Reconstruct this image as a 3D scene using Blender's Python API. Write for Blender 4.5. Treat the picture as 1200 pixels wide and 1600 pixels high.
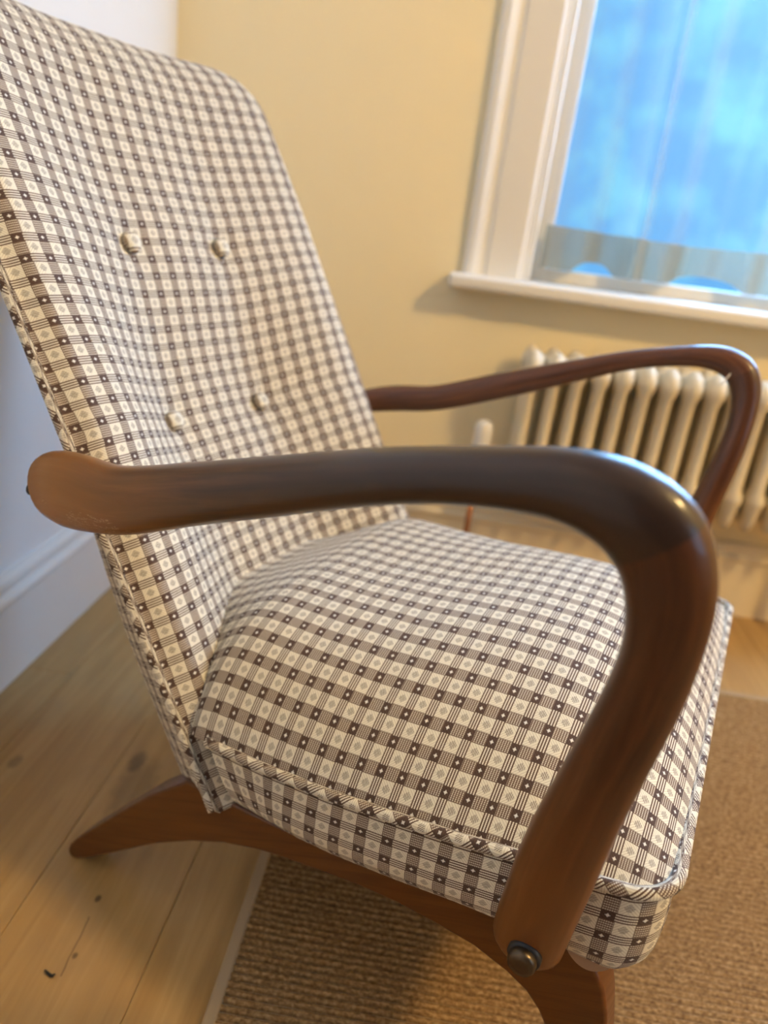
import bpy, bmesh, math, random
import numpy as np
from mathutils import Vector, Matrix, noise

for o in list(bpy.data.objects):
    bpy.data.objects.remove(o)
SC = bpy.context.scene
COL = SC.collection
random.seed(7)
PI = math.pi

# ------------------------------------------------------------------ camera
CAM_H = 0.7403
cam_d = bpy.data.cameras.new('camera')
cam = bpy.data.objects.new('camera', cam_d)
COL.objects.link(cam)
U = Vector((0.98606, 0.10962, 0.12152)); Fw = Vector((-0.06078, 0.93321, -0.35415))
U.normalize(); Fw = (Fw - U * Fw.dot(U)).normalized(); Vd = Fw.cross(U)      # Vd = image down
M = Matrix((( U.x, -Vd.x, -Fw.x, 0), (U.y, -Vd.y, -Fw.y, 0), (U.z, -Vd.z, -Fw.z, CAM_H), (0, 0, 0, 1)))
cam.matrix_world = M
cam_d.sensor_fit = 'AUTO'; cam_d.sensor_width = 36.0
cam_d.lens = 1163.1 * 36 / 1600
cam_d.clip_start = 0.02
cam_d.dof.use_dof = True
cam_d.dof.focus_distance = 0.575
cam_d.dof.aperture_fstop = 3.5
SC.camera = cam

# ------------------------------------------------------------------ world, lights, exposure
SC.view_settings.view_transform = 'Standard'
SC.view_settings.look = 'None'
SC.view_settings.gamma = 1.0
SC.view_settings.use_curve_mapping = False
SC.view_settings.exposure = 0.03
world = bpy.data.worlds.new('sky'); SC.world = world; world.use_nodes = True
wn = world.node_tree.nodes; wl = world.node_tree.links
bg = wn['Background']
wtc = wn.new('ShaderNodeTexCoord'); wno = wn.new('ShaderNodeTexNoise'); wra = wn.new('ShaderNodeValToRGB')     # blue dusk sky with thin brighter cloud
wno.inputs['Scale'].default_value = 17.0; wno.inputs['Detail'].default_value = 4.0
wl.new(wtc.outputs['Generated'], wno.inputs['Vector']); wl.new(wno.outputs['Fac'], wra.inputs[0]); wl.new(wra.outputs[0], bg.inputs['Color'])
wra.color_ramp.elements[0].position = .42; wra.color_ramp.elements[0].color = (.185, .53, 1.0, 1)
wra.color_ramp.elements[1].position = .68; wra.color_ramp.elements[1].color = (.30, .86, 1.08, 1)
bg.inputs['Strength'].default_value = 1.0

def area(name, loc, target, sx, sy, energy, color):
    d = bpy.data.lights.new(name, 'AREA'); d.shape = 'RECTANGLE'; d.size = sx; d.size_y = sy
    d.energy = energy; d.color = color
    o = bpy.data.objects.new(name, d); COL.objects.link(o); o.location = loc
    o.rotation_euler = (Vector(target) - Vector(loc)).to_track_quat('-Z', 'Y').to_euler()
    return o
DAY = (0.27, 0.55, 1.0)
area('daylight_window', (0.85, 1.97, 1.3), (-0.5, 0.9, 0.6), 1.0, 1.2, 125, DAY)              # sky light just outside the window behind the radiator
area('daylight_side_window', (2.75, -1.1, 1.4), (0.0, 0.9, 0.5), 1.4, 1.3, 17, (.50,.72,1.0))   # sky light just outside the window in the right-hand wall
LAMP_W, LAMP_C, LAMP_AT = 96, (1.0, .705, .31), (1.35, .15, 2.05)

# ------------------------------------------------------------------ helpers
def link(name, me, mat=None, parent=None, smooth=False):
    o = bpy.data.objects.new(name, me); COL.objects.link(o)
    if mat is not None and not me.materials: me.materials.append(mat)
    if parent is not None: o.parent = parent
    if smooth:
        for p in me.polygons: p.use_smooth = True
    return o
def pyobj(name, vs, fs, mat=None, parent=None, smooth=False, uvs=None):
    me = bpy.data.meshes.new(name); me.from_pydata([tuple(map(float, v)) for v in vs], [], fs)
    if uvs is not None:
        l = me.uv_layers.new(name='UVMap')
        for lp in me.loops: l.data[lp.index].uv = uvs[lp.vertex_index]
    me.update()
    return link(name, me, mat, parent, smooth)
def bmobj(name, bm, mat=None, parent=None, smooth=False):
    me = bpy.data.meshes.new(name); bm.normal_update(); bm.to_mesh(me); bm.free()
    return link(name, me, mat, parent, smooth)
def add_box(bm, x0, x1, y0, y1, z0, z1):
    vs = [bm.verts.new(p) for p in ((x0,y0,z0),(x1,y0,z0),(x1,y1,z0),(x0,y1,z0),(x0,y0,z1),(x1,y0,z1),(x1,y1,z1),(x0,y1,z1))]
    for f in ((3,2,1,0),(4,5,6,7),(0,1,5,4),(1,2,6,5),(2,3,7,6),(3,0,4,7)): bm.faces.new([vs[i] for i in f])
def bevel(o, w, seg=2, angle=0.6):
    m = o.modifiers.new('bevel', 'BEVEL'); m.width = w; m.segments = seg; m.limit_method = 'ANGLE'; m.angle_limit = angle
def box(name, x0, x1, y0, y1, z0, z1, mat, parent=None, bev=0, seg=2):
    bm = bmesh.new(); add_box(bm, x0, x1, y0, y1, z0, z1); o = bmobj(name, bm, mat, parent)
    if bev: bevel(o, bev, seg)
    return o
def empty(name, loc=(0,0,0), rz=0):
    o = bpy.data.objects.new(name, None); COL.objects.link(o); o.location = loc; o.rotation_euler = (0,0,rz); o.empty_display_size = .05
    return o
def tag(o, label, cat, group=None, kind=None):
    o['label'] = label; o['category'] = cat
    if group: o['group'] = group
    if kind: o['kind'] = kind
    return o
def struct(o):
    o['kind'] = 'structure'; return o
def sweep(pts, frames, sec, closed_sec=True, caps=True):
    """pts list, frames list of (N,B), sec(i)-> list of (a,b)"""
    vs = []; fs = []; n = None
    for i, (p, (N, B)) in enumerate(zip(pts, frames)):
        s = sec(i); n = len(s)
        for a, b in s: vs.append(p + N * a + B * b)
    for i in range(len(pts) - 1):
        for j in range(n):
            k = (j + 1) % n
            fs.append((i*n + j, i*n + k, (i+1)*n + k, (i+1)*n + j))
    if caps:
        fs.append(tuple(range(n - 1, -1, -1))); fs.append(tuple((len(pts)-1)*n + j for j in range(n)))
    return vs, fs
def tube(pts, r, seg=10, up=Vector((0,0,1))):
    pts = [Vector(p) for p in pts]; fr = []
    for i in range(len(pts)):
        t = (pts[min(i+1, len(pts)-1)] - pts[max(i-1, 0)]).normalized()
        n = up - t * up.dot(t)
        if n.length < 1e-3: n = Vector((1,0,0)) - t * t.x
        n.normalize(); fr.append((n, t.cross(n)))
    rr = r if callable(r) else (lambda i: r)
    sec = lambda i: [(rr(i) * math.cos(2*PI*j/seg), rr(i) * math.sin(2*PI*j/seg)) for j in range(seg)]
    return sweep(pts, fr, sec)
def lathe(prof, seg=24, axis='Z', loc=(0,0,0)):
    vs = []; fs = []; loc = Vector(loc)
    for r, h in prof:
        for j in range(seg):
            c, s = r*math.cos(2*PI*j/seg), r*math.sin(2*PI*j/seg)
            vs.append(loc + (Vector((c,s,h)) if axis == 'Z' else Vector((c,h,s)) if axis == 'Y' else Vector((h,c,s))))
    for i in range(len(prof)-1):
        for j in range(seg):
            k = (j+1) % seg; fs.append((i*seg+j, i*seg+k, (i+1)*seg+k, (i+1)*seg+j))
    fs.append(tuple(range(seg-1,-1,-1))); fs.append(tuple((len(prof)-1)*seg+j for j in range(seg)))
    return vs, fs
def fixn(o):
    bm = bmesh.new(); bm.from_mesh(o.data); bmesh.ops.recalc_face_normals(bm, faces=bm.faces); bm.to_mesh(o.data); bm.free(); return o
def crom(P, n):
    P = np.array(P, float); out = []
    Q = np.vstack([2*P[0]-P[1], P, 2*P[-1]-P[-2]])
    seg = np.linalg.norm(np.diff(P[:, :3], axis=0), axis=1); cum = np.concatenate([[0], np.cumsum(seg)])
    for s in np.linspace(0, cum[-1], n):
        i = min(int(np.searchsorted(cum, s, side='right')) - 1, len(P)-2); t = (s - cum[i]) / seg[i]
        p0, p1, p2, p3 = Q[i], Q[i+1], Q[i+2], Q[i+3]
        out.append(0.5*((2*p1) + (-p0+p2)*t + (2*p0-5*p1+4*p2-p3)*t*t + (-p0+3*p1-3*p2+p3)*t**3))
    return np.array(out)

# ------------------------------------------------------------------ materials
class E:                                   # tiny expression wrapper around shader nodes
    def __init__(s, nt, sock): s.nt = nt; s.s = sock
    def _m(s, op, b=None, c=None, clamp=False):
        n = s.nt.nodes.new('ShaderNodeMath'); n.operation = op; n.use_clamp = clamp
        for i, v in enumerate((s, b, c)):
            if v is None: continue
            if isinstance(v, E): s.nt.links.new(v.s, n.inputs[i])
            else: n.inputs[i].default_value = v
        return E(s.nt, n.outputs[0])
    def __add__(s, o): return s._m('ADD', o)
    def __sub__(s, o): return s._m('SUBTRACT', o)
    def __mul__(s, o): return s._m('MULTIPLY', o)
    def __truediv__(s, o): return s._m('DIVIDE', o)
    def lt(s, o): return s._m('LESS_THAN', o)
    def gt(s, o): return s._m('GREATER_THAN', o)
    def fract(s): return s._m('FRACT')
    def abs(s): return s._m('ABSOLUTE')
    def max(s, o): return s._m('MAXIMUM', o)
    def min(s, o): return s._m('MINIMUM', o)
    def inv(s): return (s * -1.0) + 1.0
def mat_new(name):
    m = bpy.data.materials.new(name); m.use_nodes = True; nt = m.node_tree
    return m, nt, nt.nodes['Principled BSDF']
def mix(nt, fac, a, b):
    n = nt.nodes.new('ShaderNodeMix'); n.data_type = 'RGBA'
    if isinstance(fac, E): nt.links.new(fac.s, n.inputs[0])
    else: n.inputs[0].default_value = fac
    for i, v in ((6, a), (7, b)):
        if isinstance(v, E): nt.links.new(v.s, n.inputs[i])
        else: n.inputs[i].default_value = (*v, 1)
    return E(nt, n.outputs[2])
def noisen(nt, vec, scale, detail=4, rough=.55, out='Fac', dist=0):
    n = nt.nodes.new('ShaderNodeTexNoise'); n.inputs['Scale'].default_value = scale; n.inputs['Detail'].default_value = detail
    n.inputs['Roughness'].default_value = rough; n.inputs['Distortion'].default_value = dist
    if vec is not None: nt.links.new(vec.s, n.inputs['Vector'])
    return E(nt, n.outputs[out])
def coords(nt, kind='Object'):
    n = nt.nodes.new('ShaderNodeTexCoord'); return E(nt, n.outputs[kind])
def mapping(nt, vec, scale=(1,1,1), rot=(0,0,0), loc=(0,0,0)):
    n = nt.nodes.new('ShaderNodeMapping'); nt.links.new(vec.s, n.inputs[0])
    n.inputs['Scale'].default_value = scale; n.inputs['Rotation'].default_value = rot; n.inputs['Location'].default_value = loc
    return E(nt, n.outputs[0])
def sepxyz(nt, vec):
    n = nt.nodes.new('ShaderNodeSeparateXYZ'); nt.links.new(vec.s, n.inputs[0]); return [E(nt, n.outputs[i]) for i in range(3)]
def ramp(nt, fac, stops):
    n = nt.nodes.new('ShaderNodeValToRGB'); nt.links.new(fac.s, n.inputs[0]); el = n.color_ramp.elements
    while len(el) < len(stops): el.new(0.5)
    for e, (p, c) in zip(el, stops): e.position = p; e.color = (*c, 1) if len(c) == 3 else c
    return E(nt, n.outputs[0])
def bump(nt, bsdf, h, strength=.3, dist=.001):
    n = nt.nodes.new('ShaderNodeBump'); n.inputs['Strength'].default_value = strength; n.inputs['Distance'].default_value = dist
    nt.links.new(h.s, n.inputs['Height']); nt.links.new(n.outputs[0], bsdf.inputs['Normal'])
def setc(nt, bsdf, c):
    if isinstance(c, E): nt.links.new(c.s, bsdf.inputs['Base Color'])
    else: bsdf.inputs['Base Color'].default_value = (*c, 1)
def paint(name, c, rough=.5, var=.04, spec=.4):
    m, nt, b = mat_new(name)
    n = noisen(nt, coords(nt), 9, 3)
    setc(nt, b, mix(nt, n, tuple(x*(1-var) for x in c), tuple(min(1, x*(1+var)) for x in c)))
    b.inputs['Roughness'].default_value = rough; b.inputs['Specular IOR Level'].default_value = spec
    n2 = noisen(nt, coords(nt), 160, 3); bump(nt, b, n2, .08, .001)
    return m

PU, PV = 0.0256, 0.0195
def make_fabric(name, bias=False):
    m, nt, b = mat_new(name)
    uv = coords(nt, 'UV')
    if bias: uv = mapping(nt, uv, rot=(0, 0, math.radians(40)))
    u, v, _ = sepxyz(nt, uv)
    a = (u * (1/PU)).fract(); c = (v * (1/PV)).fract()
    fu, fv = .41, .41
    inU = a.lt(fu); inV = c.lt(fv)
    dark = inU * inV
    # thread scale patterns
    lines = (v * (1/PV * 9.5)).fract()           # fine lines along u, stacked in v
    l4 = (c * (1/fv * 3.5)).fract()
    ver = (u * (1/PU * 16)).fract()
    twA = ((u * (1/PU * 9.0)) + (v * (1/PV * 7.0))).fract()
    twB = ((u * (1/PU * 9.0)) - (v * (1/PV * 7.0))).fract()
    cream, creamd, brown, dk = (.80,.745,.595), (.57,.50,.36), (.105,.052,.028), (.060,.029,.018)
    # light square: twill, changes direction either side of centre
    ca = (a - fu) * (1/(1-fu)); cv = (c - fv) * (1/(1-fv))           # 0..1 inside light square
    side = ca.gt(.5)
    tw = (twA * side) + (twB * side.inv())
    light = mix(nt, tw.gt(.66) * .75, cream, creamd)
    # motif: five short strokes along u stacked in v
    da = (ca - .5).abs(); dv = (cv - .5)
    st = (cv * 9.0 + .5).fract()
    half = (dv.abs() * -.75) + .27
    wob = ((cv * 9.0).fract().gt(.5))
    motif = st.lt(.55) * da.lt(half) * dv.abs().lt(.29)
    light = mix(nt, motif * .78, light, (.11,.072,.050))
    edge = ca.lt(.05).max(ca.gt(.97))
    light = mix(nt, edge * .75, light, brown)
    # band between dark squares in u : lines along u
    stripe = mix(nt, l4.lt(.50), cream, brown)
    stripe = mix(nt, (ver.lt(.22)) * .45, stripe, brown)
    # band between dark squares in v : dense fine check
    dense = mix(nt, (lines.lt(.52)).max(ver.lt(.30)), cream, brown)
    dense = mix(nt, .25, dense, (.27,.19,.14))
    # dark square with pale star
    sa = (a * (1/fu) - .5) * 1.15; sv = (c * (1/fv) - .5)
    r2 = (sa*sa + sv*sv)
    star = r2.lt(.020)
    ray = (sa.abs().lt(.05)).max(sv.abs().lt(.06)) * r2.lt(.05)
    dcol = mix(nt, twA.gt(.6) * .5, dk, (.10,.055,.038))
    dcol = mix(nt, star.max(ray * .55), dcol, (.78,.74,.66))
    col = mix(nt, inV, light, stripe)
    col = mix(nt, inU, col, dense)
    col = mix(nt, dark, col, dcol)
    mott = noisen(nt, uv, 900, 2)
    col = mix(nt, mott * .10, col, (.40,.33,.25))
    setc(nt, b, col)
    b.inputs['Roughness'].default_value = .85; b.inputs['Specular IOR Level'].default_value = .25
    b.inputs['Sheen Weight'].default_value = .12; b.inputs['Sheen Roughness'].default_value = .5
    thread = (((u * (1/PU*22)).fract() - .5).abs() + ((v * (1/PV*18)).fract() - .5).abs())
    bump(nt, b, thread + dark * -1.0, .25, .0006)
    return m
FABRIC = make_fabric('checked_upholstery'); FABRIC_BIAS = make_fabric('checked_upholstery_bias', True)

def make_wood(name, c1, c2, c3, rough=.34, scratches=False, along='UV'):
    m, nt, b = mat_new(name)
    uv = coords(nt, 'UV') if along == 'UV' else coords(nt)
    sc = (3.0, 60.0, 60.0)
    g = noisen(nt, mapping(nt, uv, scale=sc), 2.2, 6, .6, dist=.6)
    g2 = noisen(nt, mapping(nt, uv, scale=(8, 260, 260)), 3, 3, .6)
    big = noisen(nt, mapping(nt, uv, scale=(1.5, 8, 8)), 1.6, 2)
    col = ramp(nt, g, [(.25, c1), (.52, c2), (.78, c3)])
    col = mix(nt, g2 * .35, col, c1)
    col = mix(nt, big * .4, col, c1)
    if scratches:
        x, y, z = sepxyz(nt, uv)
        n1 = noisen(nt, mapping(nt, uv, scale=(14, 70, 70), rot=(0,0,.12)), 3, 5, .7)
        thin = (n1 - .5).abs().lt(.010)
        msk = noisen(nt, mapping(nt, uv, scale=(9, 30, 30), loc=(3.1,0,0)), 2.0, 2).gt(.50)
        zone = x.lt(.17) * x.gt(.035) * y.gt(.046) * y.lt(.068)
        col = mix(nt, thin * msk * zone * .65, col, (.62,.47,.30))
        worn = ((x * -4.2 + 1.15) + (big - .5) * 1.2)._m('MULTIPLY', 1.0, clamp=True)      # rubbed, paler wood towards the rear end
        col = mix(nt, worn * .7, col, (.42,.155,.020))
        col = mix(nt, (x.gt(.2) * ((x - .2) * 4.0)._m('MULTIPLY', 1.0, clamp=True)) * .78, col, (.016,.010,.008))  # front end: hand patina plus shade painted into the colour
    if name == 'teak_post':
        x, y, z = sepxyz(nt, uv)
        top = ((x - 5.98) * -4.0)._m('MULTIPLY', 1.0, clamp=True)         # hand patina and painted-in shade towards the bend
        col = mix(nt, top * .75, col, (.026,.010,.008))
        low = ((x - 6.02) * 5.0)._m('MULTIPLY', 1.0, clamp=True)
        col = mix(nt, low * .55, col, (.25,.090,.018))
    setc(nt, b, col)
    rn = noisen(nt, mapping(nt, uv, scale=(6, 60, 60)), 3, 3)
    nt.links.new((rn * .22 + (rough - .08)).s, b.inputs['Roughness'])
    b.inputs['Specular IOR Level'].default_value = .30
    b.inputs['Coat Weight'].default_value = .34; b.inputs['Coat Roughness'].default_value = .12
    bump(nt, b, g2, .06, .0008)
    return m
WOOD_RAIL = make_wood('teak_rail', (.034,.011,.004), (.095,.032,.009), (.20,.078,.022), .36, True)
WOOD_FAR = make_wood('teak_far', (.040,.013,.006), (.115,.038,.014), (.20,.075,.026), .36)
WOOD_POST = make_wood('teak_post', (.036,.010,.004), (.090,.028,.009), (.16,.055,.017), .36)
WOOD_LEG = make_wood('teak_leg', (.075,.022,.004), (.130,.042,.006), (.175,.062,.011), .40)
def make_boards():
    m, nt, b = mat_new('pine_boards')
    ob = coords(nt); oi = nt.nodes.new('ShaderNodeObjectInfo'); rnd = E(nt, oi.outputs['Random'])
    x, y, z = sepxyz(nt, ob)
    comb = nt.nodes.new('ShaderNodeCombineXYZ')
    nt.links.new(x.s, comb.inputs[0]); nt.links.new(y.s, comb.inputs[1]); nt.links.new((rnd * 9.0).s, comb.inputs[2])
    p = E(nt, comb.outputs[0])
    g = noisen(nt, mapping(nt, p, scale=(26, 1.6, 1)), 2.2, 5, .6, dist=.9)
    f = noisen(nt, mapping(nt, p, scale=(120, 4, 1)), 2.0, 3, .6)
    bl = noisen(nt, mapping(nt, p, scale=(5, 2.2, 1)), 1.5, 3)
    col = ramp(nt, g, [(.22, (.32,.180,.060)), (.5, (.45,.285,.105)), (.75, (.56,.38,.165))])
    col = mix(nt, f * .35, col, (.32,.165,.062))
    col = mix(nt, bl * .5, col, (.36,.215,.085))
    wr = noisen(nt, mapping(nt, p, scale=(14, 7, 1)), 1.0, 4, .65)
    col = mix(nt, ((wr - .52) * 3.0)._m('MULTIPLY', 1.0, clamp=True) * .5, col, (.30,.19,.10))
    # knots and worn spots where the photograph shows them (x, y, rx, ry)
    for kx, ky, rx, ry, s in ((-.353,.821,.013,.026,.6), (-.319,.723,.008,.012,.6), (-.302,.599,.004,.006,.8), (-.293,.529,.0035,.005,.7), (-.508,.78,.010,.016,.45), (-.335,.77,.030,.07,.38)):
        dx = (x - kx) * (1/rx); dy = (y - ky) * (1/ry)
        wob = (noisen(nt, ob, 60, 2) - .5) * .9
        k = (((dx*dx + dy*dy) + wob) * -1.0 + 1.0)._m('MULTIPLY', 1.4, clamp=True)
        col = mix(nt, k * s, col, (.060,.034,.018))
    # long drying crack
    cx = (x + .298 - (y - .54) * -.06 + (noisen(nt, ob, 30, 2) - .5) * .006).abs().lt(.0010) * y.gt(.505) * y.lt(.575)
    col = mix(nt, cx * .6, col, (.10,.05,.02))
    setc(nt, b, col)
    nt.links.new((f * .2 + .30).s, b.inputs['Roughness']); b.inputs['Specular IOR Level'].default_value = .4
    bump(nt, b, f, .08, .001)
    return m
BOARDS = make_boards()
def make_jute():
    m, nt, b = mat_new('jute_weave')
    ob = coords(nt)
    n1 = noisen(nt, mapping(nt, ob, scale=(90, 160, 90)), 2.4, 3, .6)
    n2 = noisen(nt, mapping(nt, ob, scale=(4, 25, 4)), 2, 3)
    n3 = noisen(nt, mapping(nt, ob, scale=(260, 90, 1)), 2, 2)
    col = ramp(nt, n1, [(.3, (.12,.062,.022)), (.5, (.29,.170,.068)), (.7, (.50,.33,.155))])
    col = mix(nt, n2 * .3, col, (.30,.175,.075))
    zz = sepxyz(nt, ob)[2]
    deep = ((zz - .0055) * -330.0)._m('MULTIPLY', 1.0, clamp=True)          # darker colour in the grooves
    col = mix(nt, deep * .6, col, (.085,.045,.016))
    setc(nt, b, col); b.inputs['Roughness'].default_value = .9; b.inputs['Specular IOR Level'].default_value = .15
    bump(nt, b, n3, .5, .002)
    return m
JUTE = make_jute()
WALL = paint('cream_wall', (.92,.785,.50), .75, .02, .2)
WALL_DARK = paint('fill_cut_wall', (.20,.15,.11), .8, .05, .2)  # unseen wall behind the camera, darkened to cut bounced fill light
WALL_LEFT = paint('pale_wall', (.78,.77,.75), .7, .02, .25)
WHITE = paint('white_gloss_paint', (.78,.74,.66), .35, .02)
SKIRT = paint('white_skirting_paint', (.76,.74,.70), .35, .02)
SKIRT_CREAM = paint('cream_skirting_paint', (.82,.71,.50), .4, .02)
CEIL = paint('ceiling_paint', (.80,.77,.70), .9, .02)
RADP = paint('radiator_enamel', (.72,.62,.44), .35, .02)
BIND = paint('rug_binding_tape', (.40,.30,.19), .9, .12, .1)
FELT = paint('pale_lining', (.36,.235,.15), .95, .1, .1)
def simple(name, c, rough=.5, metal=0, **kw):
    m, nt, b = mat_new(name)
    n = noisen(nt, coords(nt), 120, 3)
    setc(nt, b, mix(nt, n, tuple(x*.85 for x in c), tuple(min(1, x*1.12) for x in c)))
    b.inputs['Roughness'].default_value = rough; b.inputs['Metallic'].default_value = metal
    for k, v in kw.items(): b.inputs[k].default_value = v
    return m
RUBBER = simple('black_rubber', (.012,.012,.014), .45)
BRONZE = simple('dark_bronze_screw', (.10,.075,.05), .33, .85)
COPPER = simple('copper_pipe', (.36,.15,.07), .4, .8)
BRASS = simple('brass_rod', (.55,.40,.16), .35, .9)
DARKBIT = simple('charred_fleck', (.012,.010,.008), .8)
def make_glass():
    m, nt, b = mat_new('window_glass')
    out = nt.nodes['Material Output']
    tr = nt.nodes.new('ShaderNodeBsdfTransparent'); tr.inputs[0].default_value = (.94,.97,.98,1)
    gl = nt.nodes.new('ShaderNodeBsdfGlossy'); gl.inputs['Roughness'].default_value = .02
    fr = nt.nodes.new('ShaderNodeFresnel'); fr.inputs[0].default_value = 1.45
    mx = nt.nodes.new('ShaderNodeMixShader')
    nt.links.new(fr.outputs[0], mx.inputs[0]); nt.links.new(tr.outputs[0], mx.inputs[1]); nt.links.new(gl.outputs[0], mx.inputs[2])
    nt.links.new(mx.outputs[0], out.inputs[0]); return m
GLASS = make_glass()
def make_voile(name, openness, col):
    m, nt, b = mat_new(name)
    out = nt.nodes['Material Output']
    uvw = coords(nt); x, y, z = sepxyz(nt, uvw)
    n = noisen(nt, mapping(nt, uvw, scale=(60, 1, 12)), 3, 3)
    tr = nt.nodes.new('ShaderNodeBsdfTransparent'); tr.inputs[0].default_value = (1,1,1,1)
    tl = nt.nodes.new('ShaderNodeBsdfTranslucent'); tl.inputs[0].default_value = (*col, 1)
    df = nt.nodes.new('ShaderNodeBsdfDiffuse'); df.inputs[0].default_value = (*col, 1)
    m1 = nt.nodes.new('ShaderNodeMixShader'); m1.inputs[0].default_value = .45
    nt.links.new(tl.outputs[0], m1.inputs[1]); nt.links.new(df.outputs[0], m1.inputs[2])
    m2 = nt.nodes.new('ShaderNodeMixShader')
    lw = nt.nodes.new('ShaderNodeLayerWeight'); lw.inputs[0].default_value = .55      # cloth seen edge-on in a fold closes up
    nt.links.new(((n * .12 + (1 - openness - .06)) + E(nt, lw.outputs['Facing']) * .38)._m('MINIMUM', 1.0).s, m2.inputs[0])
    nt.links.new(tr.outputs[0], m2.inputs[1]); nt.links.new(m1.outputs[0], m2.inputs[2])
    nt.links.new(m2.outputs[0], out.inputs[0]); return m
VOILE = make_voile('sheer_voile', .90, (.66,.70,.72)); HEM = make_voile('doubled_voile_hem', .34, (.50,.48,.39))
# ------------------------------------------------------------------ room shell
WL, WR, WF, WB, HC = -.635, 2.5, 1.65, -2.4, 2.42
struct(box('wall_left', WL-.12, WL, WB-.12, WF+.2, -.05, HC, WALL_LEFT))
bm = bmesh.new()
for y0, y1, z0, z1 in ((WB-.12, -1.9, -.05, HC), (-.3, WF+.2, -.05, HC), (-1.9, -.3, -.05, .7), (-1.9, -.3, 2.1, HC)): add_box(bm, WR, WR+.12, y0, y1, z0, z1)
struct(bmobj('wall_right', bm, WALL))
def wall_opening(name, y0, y1, wx0, wx1, wz0, wz1):
    bm = bmesh.new()
    add_box(bm, WL, wx0, y0, y1, -.05, HC); add_box(bm, wx1, WR, y0, y1, -.05, HC)
    add_box(bm, wx0, wx1, y0, y1, -.05, wz0); add_box(bm, wx0, wx1, y0, y1, wz1, HC)
    return struct(bmobj(name, bm, WALL))
WX0, WX1, WZ0, WZ1 = .118, 1.25, .655, 1.95
wall_opening('wall_window', WF, WF+.2, WX0, WX1, WZ0, WZ1)
struct(box('wall_back', WL, WR, WB-.12, WB, -.05, HC, WALL_DARK))
struct(box('ceiling', WL-.12, WR+.12, WB-.12, WF+.2, HC, HC+.06, CEIL))

floor = struct(box('floor', WL-.12, WR+.12, WB-.12, WF+.2, -.08, -.022, BOARDS))
def plank(x0, x1, y0, y1):
    bm = bmesh.new(); add_box(bm, x0+.00025, x1-.00025, y0+.0002, y1-.0002, -.022, 0)
    o = bmobj('floorboard', bm, BOARDS, floor); bevel(o, .0007, 1); return o
bw = .16; x = -.538 - bw; k = 0
while x < WR:
    joints = {0: [.99], 1: [-.9], 2: [1.45, -.3], 3: [-1.2], 4: [.2]}.get(k, [random.uniform(-1.5, 1.3)])
    ys = [WB] + sorted(joints) + [WF]
    for a, b_ in zip(ys[:-1], ys[1:]): plank(max(x, WL+.001), min(x+bw, WR), a, b_)
    x += bw; k += 1

def extrude_profile(name, prof, a, b_, axis, mat, parent=None):
    """prof: list of (out, z) ; swept between a and b along axis"""
    vs = []; n = len(prof)
    for t in (a, b_):
        for o_, z in prof: vs.append((t, o_, z) if axis == 'x' else (o_, t, z))
    fs = [(j, (j+1) % n, n + (j+1) % n, n + j) for j in range(n)] + [tuple(range(n-1, -1, -1)), tuple(range(n, 2*n))]
    o = fixn(pyobj(name, vs, fs, mat, parent)); return o
skp = [(0,0), (.022,0), (.022,.132), (.0255,.136), (.0265,.141), (.0245,.147), (.018,.150), (.016,.156), (.0185,.163), (.0165,.170), (.010,.1745), (0,.176)]
struct(extrude_profile('baseboard_left', [(WL + a, z) for a, z in skp], WB, WF, 'y', SKIRT))
struct(extrude_profile('baseboard_window', [(WF - a, z) for a, z in skp], WL+.022, WR, 'x', SKIRT_CREAM))

# ---- window with architrave, sill, sash and panes
def arch_prof(side=1):
    return [(0,0), (0,.016), (.006,.021), (.016,.023), (.026,.018), (.034,.012), (.040,.0115), (.046,.016), (.104,.017), (.110,.013), (.116,.012), (.118,.0)]
def architrave(name, xo, sgn, z0, z1):
    pr = [(xo + sgn*a*1.09, WF - t) for a, t in arch_prof()]
    vs = []; n = len(pr)
    for z in (z0, z1):
        for a, t in pr: vs.append((a, t, z))
    fs = [(j, (j+1) % n, n + (j+1) % n, n + j) for j in range(n)] + [tuple(range(n-1, -1, -1)), tuple(range(n, 2*n))]
    return struct(fixn(pyobj(name, vs, fs, WHITE)))
architrave('trim_1', -.009, 1, .674, WZ1+.10)
architrave('trim_2', WX1+.1265, -1, .674, WZ1+.10)
o = struct(box('trim_3', -.009, WX1+.1265, WF-.022, WF, WZ1, WZ1+.12, WHITE, None, .006))
# sill board: nosed board with horns past the architrave
bm = bmesh.new(); add_box(bm, -.034, WX1+.15, 1.572, WF, .646, .674)
sill = struct(bmobj('trim_4', bm, WHITE)); bevel(sill, .009, 4); sill['label'] = 'white window sill board'
win = struct(empty('window_1', ((WX0+WX1)/2, WF+.1, WZ0)))
def wpart(name, x0, x1, y0, y1, z0, z1, mat=WHITE, bev=.004, parent=win):
    o = box(name, x0-win.location.x, x1-win.location.x, y0-win.location.y, y1-win.location.y, z0-win.location.z, z1-win.location.z, mat, parent, bev); return o
wpart('sill_board', WX0, WX1, WF, WF+.12, .646, .674)
wpart('jamb', WX0, WX0+.014, WF, WF+.16, .674, WZ1); wpart('jamb', WX1-.014, WX1, WF, WF+.16, .674, WZ1)
wpart('head', WX0, WX1, WF, WF+.16, WZ1-.014, WZ1)
wpart('sash_stile', WX0+.014, WX0+.052, WF+.075, WF+.115, .674, WZ1-.014); wpart('sash_stile', WX1-.052, WX1-.014, WF+.075, WF+.115, .674, WZ1-.014)
wpart('bottom_rail', WX0+.052, WX1-.052, WF+.075, WF+.115, .674, .702)
wpart('meeting_rail', WX0+.052, WX1-.052, WF+.075, WF+.115, 1.30, 1.335)
wpart('top_rail', WX0+.052, WX1-.052, WF+.075, WF+.115, WZ1-.06, WZ1-.014)
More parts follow.
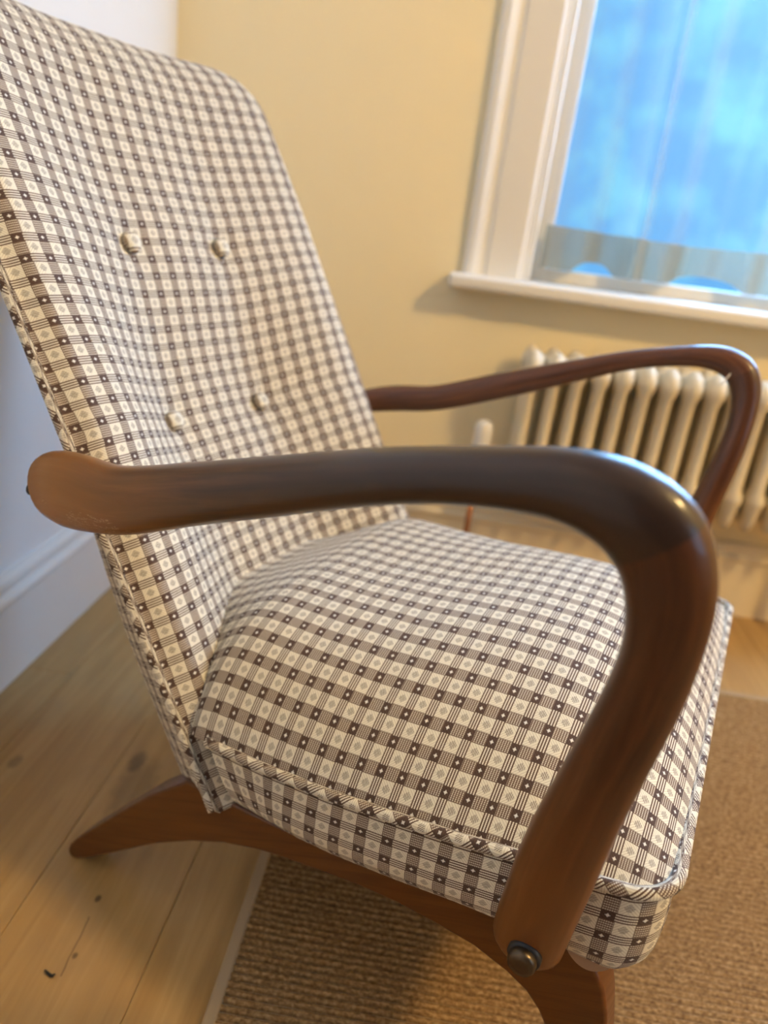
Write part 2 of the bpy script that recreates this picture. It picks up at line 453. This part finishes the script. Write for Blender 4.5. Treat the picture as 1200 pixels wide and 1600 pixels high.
wpart('glazing_bar', .676, .700, WF+.08, WF+.11, .702, 1.30); wpart('glazing_bar', .676, .700, WF+.08, WF+.11, 1.335, WZ1-.06)
for a, b_ in ((WX0+.052, .676), (.700, WX1-.052)):
    for c, d in ((.702, 1.30), (1.335, WZ1-.06)): wpart('pane', a, b_, WF+.093, WF+.097, c, d, GLASS, 0)
win2 = struct(empty('window_2', (WR+.06, -1.1, .7)))
for n, x0, x1, z0, z1, m_ in (('sash_stile',-.8,-.755,0,1.4,WHITE), ('sash_stile',.755,.8,0,1.4,WHITE), ('bottom_rail',-.755,.755,0,.06,WHITE), ('top_rail',-.755,.755,1.35,1.4,WHITE), ('meeting_rail',-.755,.755,.68,.72,WHITE), ('pane',-.755,.755,.06,.68,GLASS), ('pane',-.755,.755,.72,1.35,GLASS)):
    t = .002 if n == 'pane' else .02
    box(n, -t, t, x0, x1, z0, z1, m_, win2, 0 if n == 'pane' else .003)

# ---- sheer curtain hung in the window reveal
def curtain():
    root = empty('sheer_curtain', (.70, 1.70, 1.85))
    x0, x1 = .150, 1.235; zt = 1.86
    def fold(x, z):
        k = (x - x0); amp = .011 + .009 * (1.86 - z)
        f = .6*math.sin(k*2*PI/.19 + .5) + .4*math.sin(k*2*PI/.083 + 1.2 + .8*(z-.7)) + .25*math.sin(k*2*PI/.41)
        ridge = math.exp(-((x - (.335 - .02*(z-.8)))/.018)**2)*1.6
        return 1.70 - amp*(f + ridge) - .004
    def hem_top(x): return .785 + .003*math.sin(x*11)
    def hem_bot(x):
        s = lambda c, w: max(0, 1 - abs((x - c)/w)**3)
        return .703 + .022*max(s(.262, .044), s(.497, .072), s(.74, .07), s(.98, .08)) 
    def sheet(name, zlo, zhi, nz, mat, dy, thick):
        nx = 260; vs = []; fs = []
        for side in (0, 1):
            for j in range(nz+1):
                for i in range(nx+1):
                    xx = x0 + (x1-x0)*i/nx; a, b_ = zlo(xx), zhi(xx); z = a + (b_-a)*j/nz
                    vs.append((xx - root.location.x, fold(xx, z) + dy + side*thick - root.location.y, z - root.location.z))
            if not thick: break
        for j in range(nz):
            for i in range(nx):
                q = j*(nx+1) + i; fs.append((q, q+1, q+nx+2, q+nx+1))
        m_ = (nx+1)*(nz+1)
        if thick: fs += [tuple(m_ + t for t in reversed(f)) for f in fs[:]]
        return pyobj(name, vs, fs, mat, root, True)
    sheet('panel', hem_top, lambda x: zt, 40, VOILE, 0, 0)
    sheet('hem', hem_bot, hem_top, 4, HEM, -.0008, .0016)
    vs, fs = tube([(-.556 + 1.1*i/30 , -.006, .02) for i in range(31)], .006, 10)
    o = pyobj('rod', vs, fs, BRASS, root, True)
    tag(root, 'sheer white curtain with a doubled hem hanging inside the window', 'curtain')
curtain()

# ---- ceiling lamp (above and out of the frame): pendant with a fabric shade and a warm bulb
def pendant(loc):
    root = empty('pendant_lamp', loc)
    m, nt, b = mat_new('lamp_shade_cloth'); setc(nt, b, mix(nt, noisen(nt, coords(nt), 60), (.85,.75,.55), (.9,.82,.64))); b.inputs['Roughness'].default_value = .8
    b.inputs['Transmission Weight'].default_value = 0
    vs, fs = lathe([(.15, -.10), (.10, .08)], 36); fs = fs[:-2]
    o = pyobj('lamp_shade', vs, fs, m, root, True); s = o.modifiers.new('s', 'SOLIDIFY'); s.thickness = .002
    vs, fs = tube([(0,0,.05), (0,0,.32)], .003, 8); pyobj('cord', vs, fs, RUBBER, root)
    vs, fs = lathe([(.05, .32), (.05, .345)], 24); pyobj('ceiling_rose', vs, fs, WHITE, root)
    mb, nt, b = mat_new('lit_bulb'); setc(nt, b, (1,.8,.5)); b.inputs['Emission Color'].default_value = (1,.68,.34,1); b.inputs['Emission Strength'].default_value = 6
    vs, fs = lathe([(.008,.05), (.014,.03), (.030,-.005), (.033,-.03), (.024,-.055), (.006,-.066)], 20); pyobj('bulb', vs, fs, mb, root, True)
    d = bpy.data.lights.new('lamp_light', 'POINT'); d.energy = LAMP_W; d.color = LAMP_C; d.shadow_soft_size = .12
    l = bpy.data.objects.new('lamp_light', d); COL.objects.link(l); l.parent = root; l.location = (0,0,-.12)
    tag(root, 'pendant lamp with a cloth shade hanging from the ceiling', 'lamp')
pendant(LAMP_AT)

# ---- column radiator under the sill
def radiator():
    root = empty('column_radiator', (.139, 1.555, 0))
    tag(root, 'cream cast column radiator under the window sill', 'radiator')
    p = .0447
    bm = bmesh.new(); zt, zb = .535, .258
    for cy in (-.036, .036):                                             # two flattened columns, front and back, in each section
        prof = [(.003, zb-.013), (.010, zb-.006), (.0135, zb+.012), (.0150, zb+.034), (.0190, zb+.052), (.0190, zb+.062), (.0128, zb+.078), (.0128, zt-.042), (.0185, zt-.026), (.0195, zt-.012), (.0160, zt+.004), (.0095, zt+.015), (.002, zt+.019)]
        vs, fs = lathe(prof, 16); bv = [bm.verts.new((v.x, v.y*1.9+cy, v.z)) for v in vs]
        for f in fs: bm.faces.new([bv[i] for i in f])
    add_box(bm, -.006, .006, -.05, .05, zb+.004, zt-.008)
    for z in (zt-.008, zb+.010):                                         # hubs joining neighbours
        vs, fs = lathe([(.014, -p/2), (.014, p/2)], 14, 'X', (0, 0, z)); bv = [bm.verts.new(v) for v in vs]
        for f in fs: bm.faces.new([bv[i] for i in f])
    o = bmobj('section', bm, RADP, root, True); o.location = (.022, 0, 0)
    for k in range(1, 16):
        c = o.copy(); COL.objects.link(c); c.parent = root; c.location = (.022 + p*k, 0, 0)
    for k in (15,):
        vs, fs = lathe([(.016, 0), (.014, .02), (.012, zb)], 12); pyobj('foot', vs, fs, RADP, root, True).location = (.022 + p*k, -.03, 0)
    # thermostatic valve at the left end with its copper tail
    vs, fs = lathe([(.011, .265), (.013, .275), (.013, .305), (.017, .310), (.018, .345), (.0185, .350), (.0185, .385), (.016, .397), (.011, .401)], 20)
    v = pyobj('valve', vs, fs, WHITE, root, True); v.location = (-.055, -.055, 0)
    vs, fs = lathe([(.0186, .349), (.0192, .351), (.0192, .354), (.0186, .356)], 20); pyobj('valve_collar', vs, fs, WHITE, v, True)
    vs, fs = tube([(-.055, -.055, .27), (-.02, -.05, .268), (.0, -.02, .268), (.01, 0, .268)], .008, 10); pyobj('union', vs, fs, BRASS, root, True)
    vs, fs = tube([(-.055, -.055, .27), (-.055, -.055, 0)], .0065, 12); pyobj('pipe', vs, fs, COPPER, root, True)
radiator()

# ---- rug: ribbed jute with a cloth tape binding
def rug():
    x0, x1, y0, y1 = -.142, 1.75, -.95, 1.27
    root = empty('jute_rug', (x0, y0, 0)); tag(root, 'ribbed brown jute rug with taped edge under the armchair front', 'rug')
    tape = .013
    pitch = .0085; rows = int((y1 - y0 - 2*tape) / pitch); nx = 90; vs = []; fs = []
    X0, X1 = tape-.002, x1-x0-tape+.002
    for r in range(rows*3+1):
        y = tape + r*pitch/3; h = (.0020, .0068, .0062)[r % 3]
        for i in range(nx+1):
            x = X0 + (X1-X0)*i/nx
            n = noise.noise(Vector((x*60, y*90, 0))) * .0006
            vs.append((x, y + noise.noise(Vector((x*9, y*6, 4)))*.0012, h + n))
    for r in range(rows*3):
        for i in range(nx):
            q = r*(nx+1)+i; fs.append((q, q+1, q+nx+2, q+nx+1))
    w = pyobj('weave', vs, fs, JUTE, root, True)
    bk = box('backing', .003, x1-x0-.003, .003, y1-y0-.003, .0003, .0025, BIND, root)
    L, W = x1-x0, y1-y0
    for n, a in (('binding', (0, tape, 0, W)), ('binding', (L-tape, L, 0, W)), ('binding', (tape, L-tape, 0, tape)), ('binding', (tape, L-tape, W-tape, W))):
        box(n, a[0], a[1], a[2], a[3], .0003, .0078, BIND, root, .0028, 3)
rug()

# ---- small dark fleck lying on the boards
vs, fs = tube([(-.006,.0035,.0016), (-.002,.0008,.0022), (.002,-.001,.0020), (.0048,-.0012,.0024), (.0062,.0008,.0030)], lambda i: (.0007,.0015,.0016,.0015,.0008)[i], 8)
fl = fixn(pyobj('wood_fleck', vs, fs, DARKBIT, None, True)); fl.location = (-.307, .5035, .0004)
tag(fl, 'tiny black bent fleck on the bare floorboards', 'debris')

# ------------------------------------------------------------------ armchair  (chair frame: x forward, y to the far side, z up)
chair = empty('armchair', (.265, .675, 0), math.radians(-21.43))
tag(chair, 'curved-arm teak armchair upholstered in brown and cream checked fabric', 'armchair')

EX, EZ = -.408, .32                                   # backrest edge line
TS = Vector((-.495, 0, .869)); TN = Vector((.869, 0, .495))
def bp(s, n, y): return Vector((EX, y, EZ)) + TS*s + TN*n
BTN = [(.444, .077), (.246, .083)]
def sm(a, b_, x):
    t = max(0, min(1, (x-a)/(b_-a))); return t*t*(3-2*t)
S0, S1 = -.138, .706
def back_hw(s):
    h = .265 - .012*sm(.45, .66, s)
    if s > .605: h -= .085*(1 - math.sqrt(max(0, 1 - ((s-.605)/(S1-.605+.002))**2)))
    return h
def back_front(q, s):
    e = abs(q)
    D = (.058 - .032*sm(.27, .47, s) - .010*sm(.5, .66, s)) * (1 - .15*sm(.1, -.1, s))
    dish = -D * (1 - sm(.24, .82, e))
    ridge = .006*sm(.6, .9, e) - .016*sm(.90, 1.0, e)**1.5
    n = dish + ridge
    y = q*back_hw(s)
    for bs, by in BTN:
        for sg in (-1, 1):
            r2 = ((s-bs)**2 + (y-sg*by)**2)
            n -= .0035*math.exp(-r2/(2*.014**2)) + .004*math.exp(-r2/(2*.035**2))
        n -= .0012*math.exp(-((s-bs)/.014)**2) * (1 - sm(by*.9, by*1.6, abs(y)))
    return n
def rear_in(s): return .044 + .018*sm(.0, .30, s)
def backrest():
    ns, nq = 170, 96
    ss = [S0 + (S1-S0)*(1-(1-i/ns)**1.25) for i in range(ns+1)]
    side = 7; vs = []; uvs = []; rows = []
    per = nq+1
    front = []; 
    for s in ss:
        hw = back_hw(s); tau = math.sqrt(max(0.0, 1-max(0, (s-.625)/(S1-.625))**2)); nc = -.048
        row = []
        for i in range(nq+1):
            q = math.sin((i/nq*2-1)*PI/2*.86)/math.sin(PI/2*.86)
            n = back_front(q, s)
            row.append((bp(s, nc + (n-nc)*max(tau,.02), q*hw), n))
        front.append(row)
    # uv: lateral arc length measured from the middle, and length up the back
    for r, s in zip(front, ss):
        mid = nq//2; us = [0]*(nq+1)
        for i in range(mid+1, nq+1): us[i] = us[i-1] + (r[i][0]-r[i-1][0]).length
        for i in range(mid-1, -1, -1): us[i] = us[i+1] - (r[i][0]-r[i+1][0]).length
        rows.append(us)
    vlen = [0]
    for j in range(1, ns+1): vlen.append(vlen[-1] + (front[j][nq//4][0]-front[j-1][nq//4][0]).length)
    for j in range(ns+1):
        for i in range(nq+1):
            vs.append(front[j][i][0]); uvs.append((rows[j][i] + .0052, vlen[j] + .004))
    fs = []
    for j in range(ns):
        for i in range(nq):
            q = j*(nq+1)+i; fs.append((q, q+1, q+nq+2, q+nq+1))
    o = pyobj('backrest', vs, fs, FABRIC, chair, True, uvs)
    # side and rear shell
    for sg in (-1, 1):
        v2 = []; u2 = []; f2 = []; m_ = 6
        for j, s in enumerate(ss):
            hw = back_hw(s); tau = math.sqrt(max(0.0, 1-max(0, (s-.625)/(S1-.625))**2)); nc = -.048
            n0 = back_front(1, s)
            for k in range(m_+1):
                t = k/m_; n = n0 + (-.098-n0)*t
                y = hw - rear_in(s)*t**1.1 + .003*math.sin(PI*t)
                v2.append(bp(s, nc+(n-nc)*max(tau,.02), sg*y)); u2.append((t*.088+.011, s+.007))
        for j in range(ns):
            for k in range(m_):
                q = j*(m_+1)+k; f = (q, q+1, q+m_+2, q+m_+1); f2.append(f if sg > 0 else f[::-1])
        pyobj('side_panel', v2, f2, FABRIC, o, True, u2)
    v3 = []; u3 = []; f3 = []
    for s in ss:
        hw = back_hw(s)-rear_in(s); tau = math.sqrt(max(0.0, 1-max(0, (s-.625)/(S1-.625))**2)); nc = -.048
        for i in range(13):
            q = i/6-1; v3.append(bp(s, nc+(-.098-nc)*max(tau,.02) - .006*(1-q*q)*tau, q*hw)); u3.append((q*hw, s))
    for j in range(ns):
        for i in range(12):
            q = j*13+i; f3.append((q+13, q+14, q+1, q))
    pyobj('rear_panel', v3, f3, FABRIC, o, True, u3)
    # underside
    b0 = [front[0][i][0] for i in range(nq+1)]; r0 = [v3[i] for i in range(12, -1, -1)]
    pyobj('base_cloth', b0 + r0, [tuple(range(len(b0)+len(r0)))], FELT, o)
    # piping along both side seams
    for sg in (-1, 1):
        pts = []; 
        for j in range(0, 141):
            s = S0 + .004 + (.655-S0)*j/140
            pts.append(bp(s, back_front(1, s)-.0062, sg*(back_hw(s)+.0002)))
        vs, fs = tube(pts, .0058, 10)
        piping('piping', vs, fs, pts, o, 10)
    # covered buttons
    for bs, by in BTN:
        for sg in (-1, 1):
            n = back_front(sg*by/back_hw(bs), bs)
            vs, fs = lathe([(.004,-.004), (.0095,-.002), (.0122,.002), (.0120,.0048), (.0092,.0078), (.0045,.0092), (.0008,.0096)], 20)
            R3 = Matrix((( -TS.x, 0, TN.x), (0, 1, 0), (-TS.z, 0, TN.z)))
            c = bp(bs, n+.003, sg*by); vs = [c + R3 @ v for v in vs]
            uv = [((v.y-c.y)*.75+.0182, (v-c).dot(TS)*.75+.0136) for v in vs]
            pyobj('button', vs, fs, FABRIC, o, True, uv)
def piping(name, vs, fs, pts, parent, seg):
    L = [0]
    for a, b_ in zip(pts[:-1], pts[1:]): L.append(L[-1] + (Vector(b_)-Vector(a)).length)
    uv = []
    for i in range(len(pts)):
        for j in range(seg): uv.append((L[i], .030*j/seg))
    pyobj(name, vs, fs, FABRIC_BIAS, parent, True, uv)
backrest()

# ---- seat
ZP = [(-.46,.262), (-.42,.266), (-.359,.272), (-.3,.276), (-.233,.284), (-.167,.296), (-.113,.307), (-.068,.318), (-.007,.330), (.045,.341)]
ZB = [(-.46,.205), (-.345,.206), (-.266,.207), (-.226,.211), (-.163,.222), (-.106,.234), (-.04,.245), (.045,.250)]
def lerp(T, x): return float(np.interp(x, [t[0] for t in T], [t[1] for t in T]))
XF, RC, HF, HR = .043, .030, .280, .266
def seat_hw(x):
    h = HR + (HF-HR)*max(0, min(1, (x+.38)/.35))
    if x < -.385: h -= (-.385 - x)*1.0
    if x > XF-RC: h -= RC - math.sqrt(max(0, RC*RC - (x-(XF-RC))**2))
    return h
def dome(x, q):
    h = .112 - .042*sm(-.36, -.50, x); k = sm(-.08, -.44, x)
    g = 1 - (max(0, (x+.20)/(XF+.20)))**2.6
    e = max(0, 1-abs(q)**(2.7+1.8*k))**(.92-.16*k)
    return lerp(ZP, x) + h*max(0, g)**.75*e
def seat():
    nx, nq = 130, 90; x0 = -.535
    xs = [x0 + (XF-x0)*(1-(1-i/nx)**1.5) for i in range(nx+1)]
    qs = [math.sin((j/nq*2-1)*PI/2*.9)/math.sin(PI/2*.9) for j in range(nq+1)]
    P = [[Vector((x, q*seat_hw(x), dome(x, q))) for q in qs] for x in xs]
    vs = []; uv = []
    ul = []
    for r in P:
        us = [0]*(nq+1); mid = nq//2
        for i in range(mid+1, nq+1): us[i] = us[i-1]+(r[i]-r[i-1]).length
        for i in range(mid-1, -1, -1): us[i] = us[i+1]-(r[i]-r[i+1]).length
        ul.append(us)
    vl = [[0]*(nq+1) for _ in range(nx+1)]
    for i in range(nx-1, -1, -1):
        for j in range(nq+1): vl[i][j] = vl[i+1][j]-(P[i][j]-P[i+1][j]).length
    # the cloth is cut square: use the lengths along two reference lines blended towards the middle
    ref = [ul[int(nx*.45)][j] for j in range(nq+1)]
    for i in range(nx+1):
        for j in range(nq+1):
            vs.append(P[i][j]); uv.append((.5*ul[i][j]+.5*ref[j]*seat_hw(xs[i])/seat_hw(xs[int(nx*.45)]) + .003, vl[i][nq//3] + .010))
    fs = []
    for i in range(nx):
        for j in range(nq):
            q = i*(nq+1)+j; fs.append((q, q+nq+1, q+nq+2, q+1))
    o = pyobj('seat_cushion', vs, fs, FABRIC, chair, True, uv)
    # outline of the top edge: near rear -> near front corner -> far front corner -> far rear
    path = []
    for i in range(60): path.append((-.366 + (XF-RC+.366)*i/60, -1))
    path = [(x, -seat_hw(x)) for x, _ in path]
    for k in range(13):
        a = -PI/2 + PI/2*k/12; path.append((XF-RC+RC*math.cos(a), -(HF-RC)+RC*math.sin(a)))
    for k in range(1, 40): path.append((XF, -(HF-RC)+2*(HF-RC)*k/40))
    path += [(x, -y) for x, y in reversed(path[:73])]
    pts = [Vector((x, y, lerp(ZP, x))) for x, y in path]
    # side band hanging from the piping, slightly tucked under at its lower edge
    nb = 10; v2 = []; u2 = []; f2 = []; L = 0
    for i, p in enumerate(pts):
        if i: L += (pts[i]-pts[i-1]).length
        t = (pts[min(i+1, len(pts)-1)]-pts[max(i-1, 0)]); out = Vector((-t.y*-1, 0, 0)); out = Vector((t.y, -t.x, 0)).normalized()
        zb = lerp(ZB, p.x)
        for k in range(nb+1):
            f = k/nb; z = p.z + (zb-p.z)*f
            off_ = .0025*math.sin(PI*min(1, f*1.1)) - .011*max(0, (f-.72)/.28)**1.7 - .0015
            v2.append(Vector((p.x + .040*f*sm(-.26, -.366, p.x), p.y, z)) + out*off_); u2.append((L+.0115, -(p.z-zb)*f*1.0 + .0090))
        if i == 0: pass
    # closed underside lip
    n0 = nb+1
    for i in range(len(pts)-1):
        for k in range(nb):
            q = i*n0+k; f2.append((q, q+1, q+n0+1, q+n0))
    pyobj('side_band', v2, f2, FABRIC, o, True, u2)
    low = [v2[i*n0+nb] for i in range(len(pts))]
    pyobj('base_cloth', [p + Vector((0,0,.002)) for p in low], [tuple(range(len(low)))], FELT, o)
    vs, fs = tube([p + Vector((0,0,.001)) for p in pts], .0052, 10); piping('piping', vs, fs, pts, o, 10)
seat()

# ---- arms : x, half distance from the middle, z, half height in the plane of the arm
ARM = [(-.566,.2695,.476,.026), (-.545,.279,.482,.031), (-.515,.294,.492,.0345), (-.4784,.3033,.5005,.0338), (-.4244,.3112,.5110,.0285), (-.3424,.3247,.5425,.0235), (-.2778,.3371,.5679,.0208), (-.2216,.3496,.5904,.0183),
 (-.1732,.3600,.6092,.0165), (-.1344,.3642,.6210,.0157), (-.1040,.3660,.6280,.0163), (-.0772,.3677,.6329,.0180), (-.0572,.3690,.6336,.0203), (-.0422,.3695,.6309,.0222), (-.0300,.3695,.6259,.0235),
 (-.0216,.3677,.6178,.0238), (-.0152,.3653,.6059,.0229), (-.0104,.3630,.5902,.0216), (-.0080,.3570,.5676,.0202), (-.0079,.3510,.5473,.0198), (-.0098,.3450,.5233,.0203), (-.0134,.3390,.4974,.0209),
 (-.0183,.3330,.4665,.0218), (-.0236,.3270,.4327,.0232), (-.0287,.3210,.3985,.0250), (-.0333,.3150,.3595,.0262), (-.0368,.3090,.3205,.0264), (-.0399,.3030,.2882,.0264), (-.0408,.2985,.2690,.0256), (-.0411,.2960,.2535,.0225)]
def arm(sg, slim):
    P = crom(ARM, 190)
    pts = [Vector((p[0], sg*p[1], p[2])) for p in P]
    # smooth the centre line once
    for _ in range(6):
        pts = [pts[0]] + [(pts[i-1]+pts[i]*2+pts[i+1])/4 for i in range(1, len(pts)-1)] + [pts[-1]]
    L = [0]
    for a, b_ in zip(pts[:-1], pts[1:]): L.append(L[-1]+(b_-a).length)
    fr = []
    for i in range(len(pts)):
        t = (pts[min(i+1, len(pts)-1)]-pts[max(i-1, 0)]).normalized(); lat = Vector((0, sg, 0))
        B = (lat - t*lat.dot(t)).normalized(); N = B.cross(t).normalized()
        fr.append((N, B))
    def rad(i):
        a = P[i][3]*(slim + (0 if slim == 1 else -.30*(1-sm(.02, .30, L[i])))); b_ = .0185 + .003*(1-sm(0, .12, L[i])) - .002*sm(.45, .7, L[i])
        if slim != 1: b_ *= .92
        e0 = L[i]/.024; e1 = (L[-1]-L[i])/.020
        f = 1.0
        if e0 < 1: f = math.sqrt(max(.0, 1-(1-e0)**2))*.98+.02
        if e1 < 1: f = math.sqrt(max(.0, 1-(1-e1)**2))*.98+.02
        return a*f, b_*(.35+.65*f)
    seg = 28
    def sec(i):
        a, b_ = rad(i); out = []
        for j in range(seg):
            th = 2*PI*j/seg; c, s = math.cos(th), math.sin(th); ex = 2/2.2
            out.append((a*math.copysign(abs(c)**ex, c), b_*math.copysign(abs(s)**ex, s)))
        return out
    cut = min(range(len(pts)), key=lambda i: (pts[i]-Vector((-.0216, sg*.3677, .6178))).length)
    res = []
    for name, lo, hi, m_, par in (('arm_rail', 0, cut, WOOD_RAIL, chair), ('arm_post', cut, len(pts)-1, WOOD_POST, None)):
        vs, fs = sweep(pts[lo:hi+1], fr[lo:hi+1], lambda i: sec(i+lo))
        fs = fs[:-2] + ([fs[-2]] if lo == 0 else [fs[-1]])
        uv = []
        for i in range(lo, hi+1):
            a, b_ = rad(i)
            for j in range(seg): uv.append((L[i] + (0 if name == 'arm_rail' else 5.3), (a+b_)*.5*2*PI*(j/seg if j <= seg/2 else 1-j/seg)*1.0))
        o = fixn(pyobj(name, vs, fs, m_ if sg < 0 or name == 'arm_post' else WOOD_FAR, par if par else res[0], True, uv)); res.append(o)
        for p in o.data.polygons:
            if len(p.vertices) > 4: p.use_smooth = False
    rail, post = res
    # bolt through the foot of the arm: rubber collar and domed screw head
    c = Vector((-.0380, sg*.3125, .279))
    vs, fs = lathe([(.0118,0), (.0122,.002), (.0122,.008), (.0112,.0095), (.004,.0098)], 28, 'Y'); vs = [c + Vector((v.x, sg*v.y, v.z)) for v in vs]
    fixn(pyobj('rubber_collar', vs, fs, RUBBER, post, True))
    vs, fs = lathe([(.0095,.008), (.0102,.010), (.0102,.0140), (.0090,.0162), (.0050,.0172), (.0008,.0174)], 28, 'Y'); vs = [c + Vector((v.x, sg*v.y, v.z)) for v in vs]
    fixn(pyobj('bolt_head', vs, fs, BRONZE, post, True))
    # small screw cap at the rear end of the rail
    vs, fs = lathe([(.001,-.006), (.0065,-.005), (.0068,.002), (.0045,.0045), (.001,.005)], 16, 'X'); cc = pts[0]+Vector((-.004, sg*.012, -.002))
    fixn(pyobj('screw_cap', [cc + Vector((-v.x, v.y, v.z)) for v in vs], fs, RUBBER, rail, True))
arm(-1, 1.0); arm(1, .83)

# pale sliver of a staple caught in the inner bend of the far arm
vs, fs = tube([(-.0365, .3485, .6195), (-.040, .3475, .611), (-.0435, .3485, .6025)], lambda i: (.0006, .0011, .0007)[i], 8)
pyobj('staple', vs, fs, WHITE, chair, True)

# ---- leg frames: one bowed side frame either side, tied by two cross rails
TOP = [(-.575,.0085), (-.572,.018), (-.559,.035), (-.507,.0925), (-.451,.154), (-.400,.1995), (-.365,.2015), (-.300,.204), (-.226,.208), (-.163,.219), (-.106,.231), (-.040,.242), (-.010,.240), (.010,.226)]
FRONT = [(.0195,.212), (.027,.190), (.0335,.160), (.043,.110), (.055,.050), (.063,.0105), (.060,.0085), (.040,.0085), (.034,.012)]
BOT = [(.022,.045), (.008,.095), (-.006,.128), (-.0164,.147), (-.023,.157), (-.036,.1696), (-.055,.1786), (-.085,.1868), (-.121,.1888), (-.159,.1888), (-.197,.1850), (-.238,.1780), (-.2876,.1680), (-.31,.162), (-.3485,.148), (-.389,.127), (-.441,.0936), (-.498,.0486), (-.544,.0127), (-.562,.0015), (-.568,.0005), (-.573,.003)]
def leg_frame(sg):
    poly = TOP + FRONT + BOT; y0, y1 = sg*.219, sg*.255
    bm = bmesh.new()
    a = [bm.verts.new((x, y0, z)) for x, z in poly]; b_ = [bm.verts.new((x, y1, z)) for x, z in poly]; n = len(poly)
    bm.faces.new(a); bm.faces.new(b_[::-1])
    for i in range(n): bm.faces.new((a[i], b_[i], b_[(i+1) % n], a[(i+1) % n]))
    bmesh.ops.recalc_face_normals(bm, faces=bm.faces)
    uvl = bm.loops.layers.uv.new('UVMap')
    for f in bm.faces:
        for l in f.loops: l[uvl].uv = (l.vert.co.x*.92 + l.vert.co.z*.4, l.vert.co.z*.92 - l.vert.co.x*.4 + l.vert.co.y*.5)
    o = bmobj('leg_frame', bm, WOOD_LEG, chair); bevel(o, .006, 4, .9)
    for p in o.data.polygons: p.use_smooth = True
    w = o.modifiers.new('wn', 'WEIGHTED_NORMAL'); w.keep_sharp = False
for sg in (-1, 1): leg_frame(sg)
for x, z in ((-.33, .182), (-.075, .207)):
    box('cross_rail', x-.018, x+.018, -.219, .219, z-.012, z+.012, WOOD_LEG, chair, .004)
# pale lining tab showing under the near front corner of the seat
for sg in (-1, 1):
    vs = []; n = 14
    for t in (0, .0025):
        for i in range(n+1):
            f = i/n; vs.append((-.014 + .032*f, sg*(.262+t), .247 - .013*math.sin(PI*min(1, f*.93+.05))**.7))
        for i in range(n, -1, -1):
            f = i/n; vs.append((-.014 + .032*f, sg*(.262+t), .252))
    m_ = 2*(n+1); fs = [tuple(range(m_)), tuple(range(2*m_-1, m_-1, -1))] + [(j, (j+1) % m_, m_+(j+1) % m_, m_+j) for j in range(m_)]
    fixn(pyobj('lining_tab', vs, fs, FELT, chair))
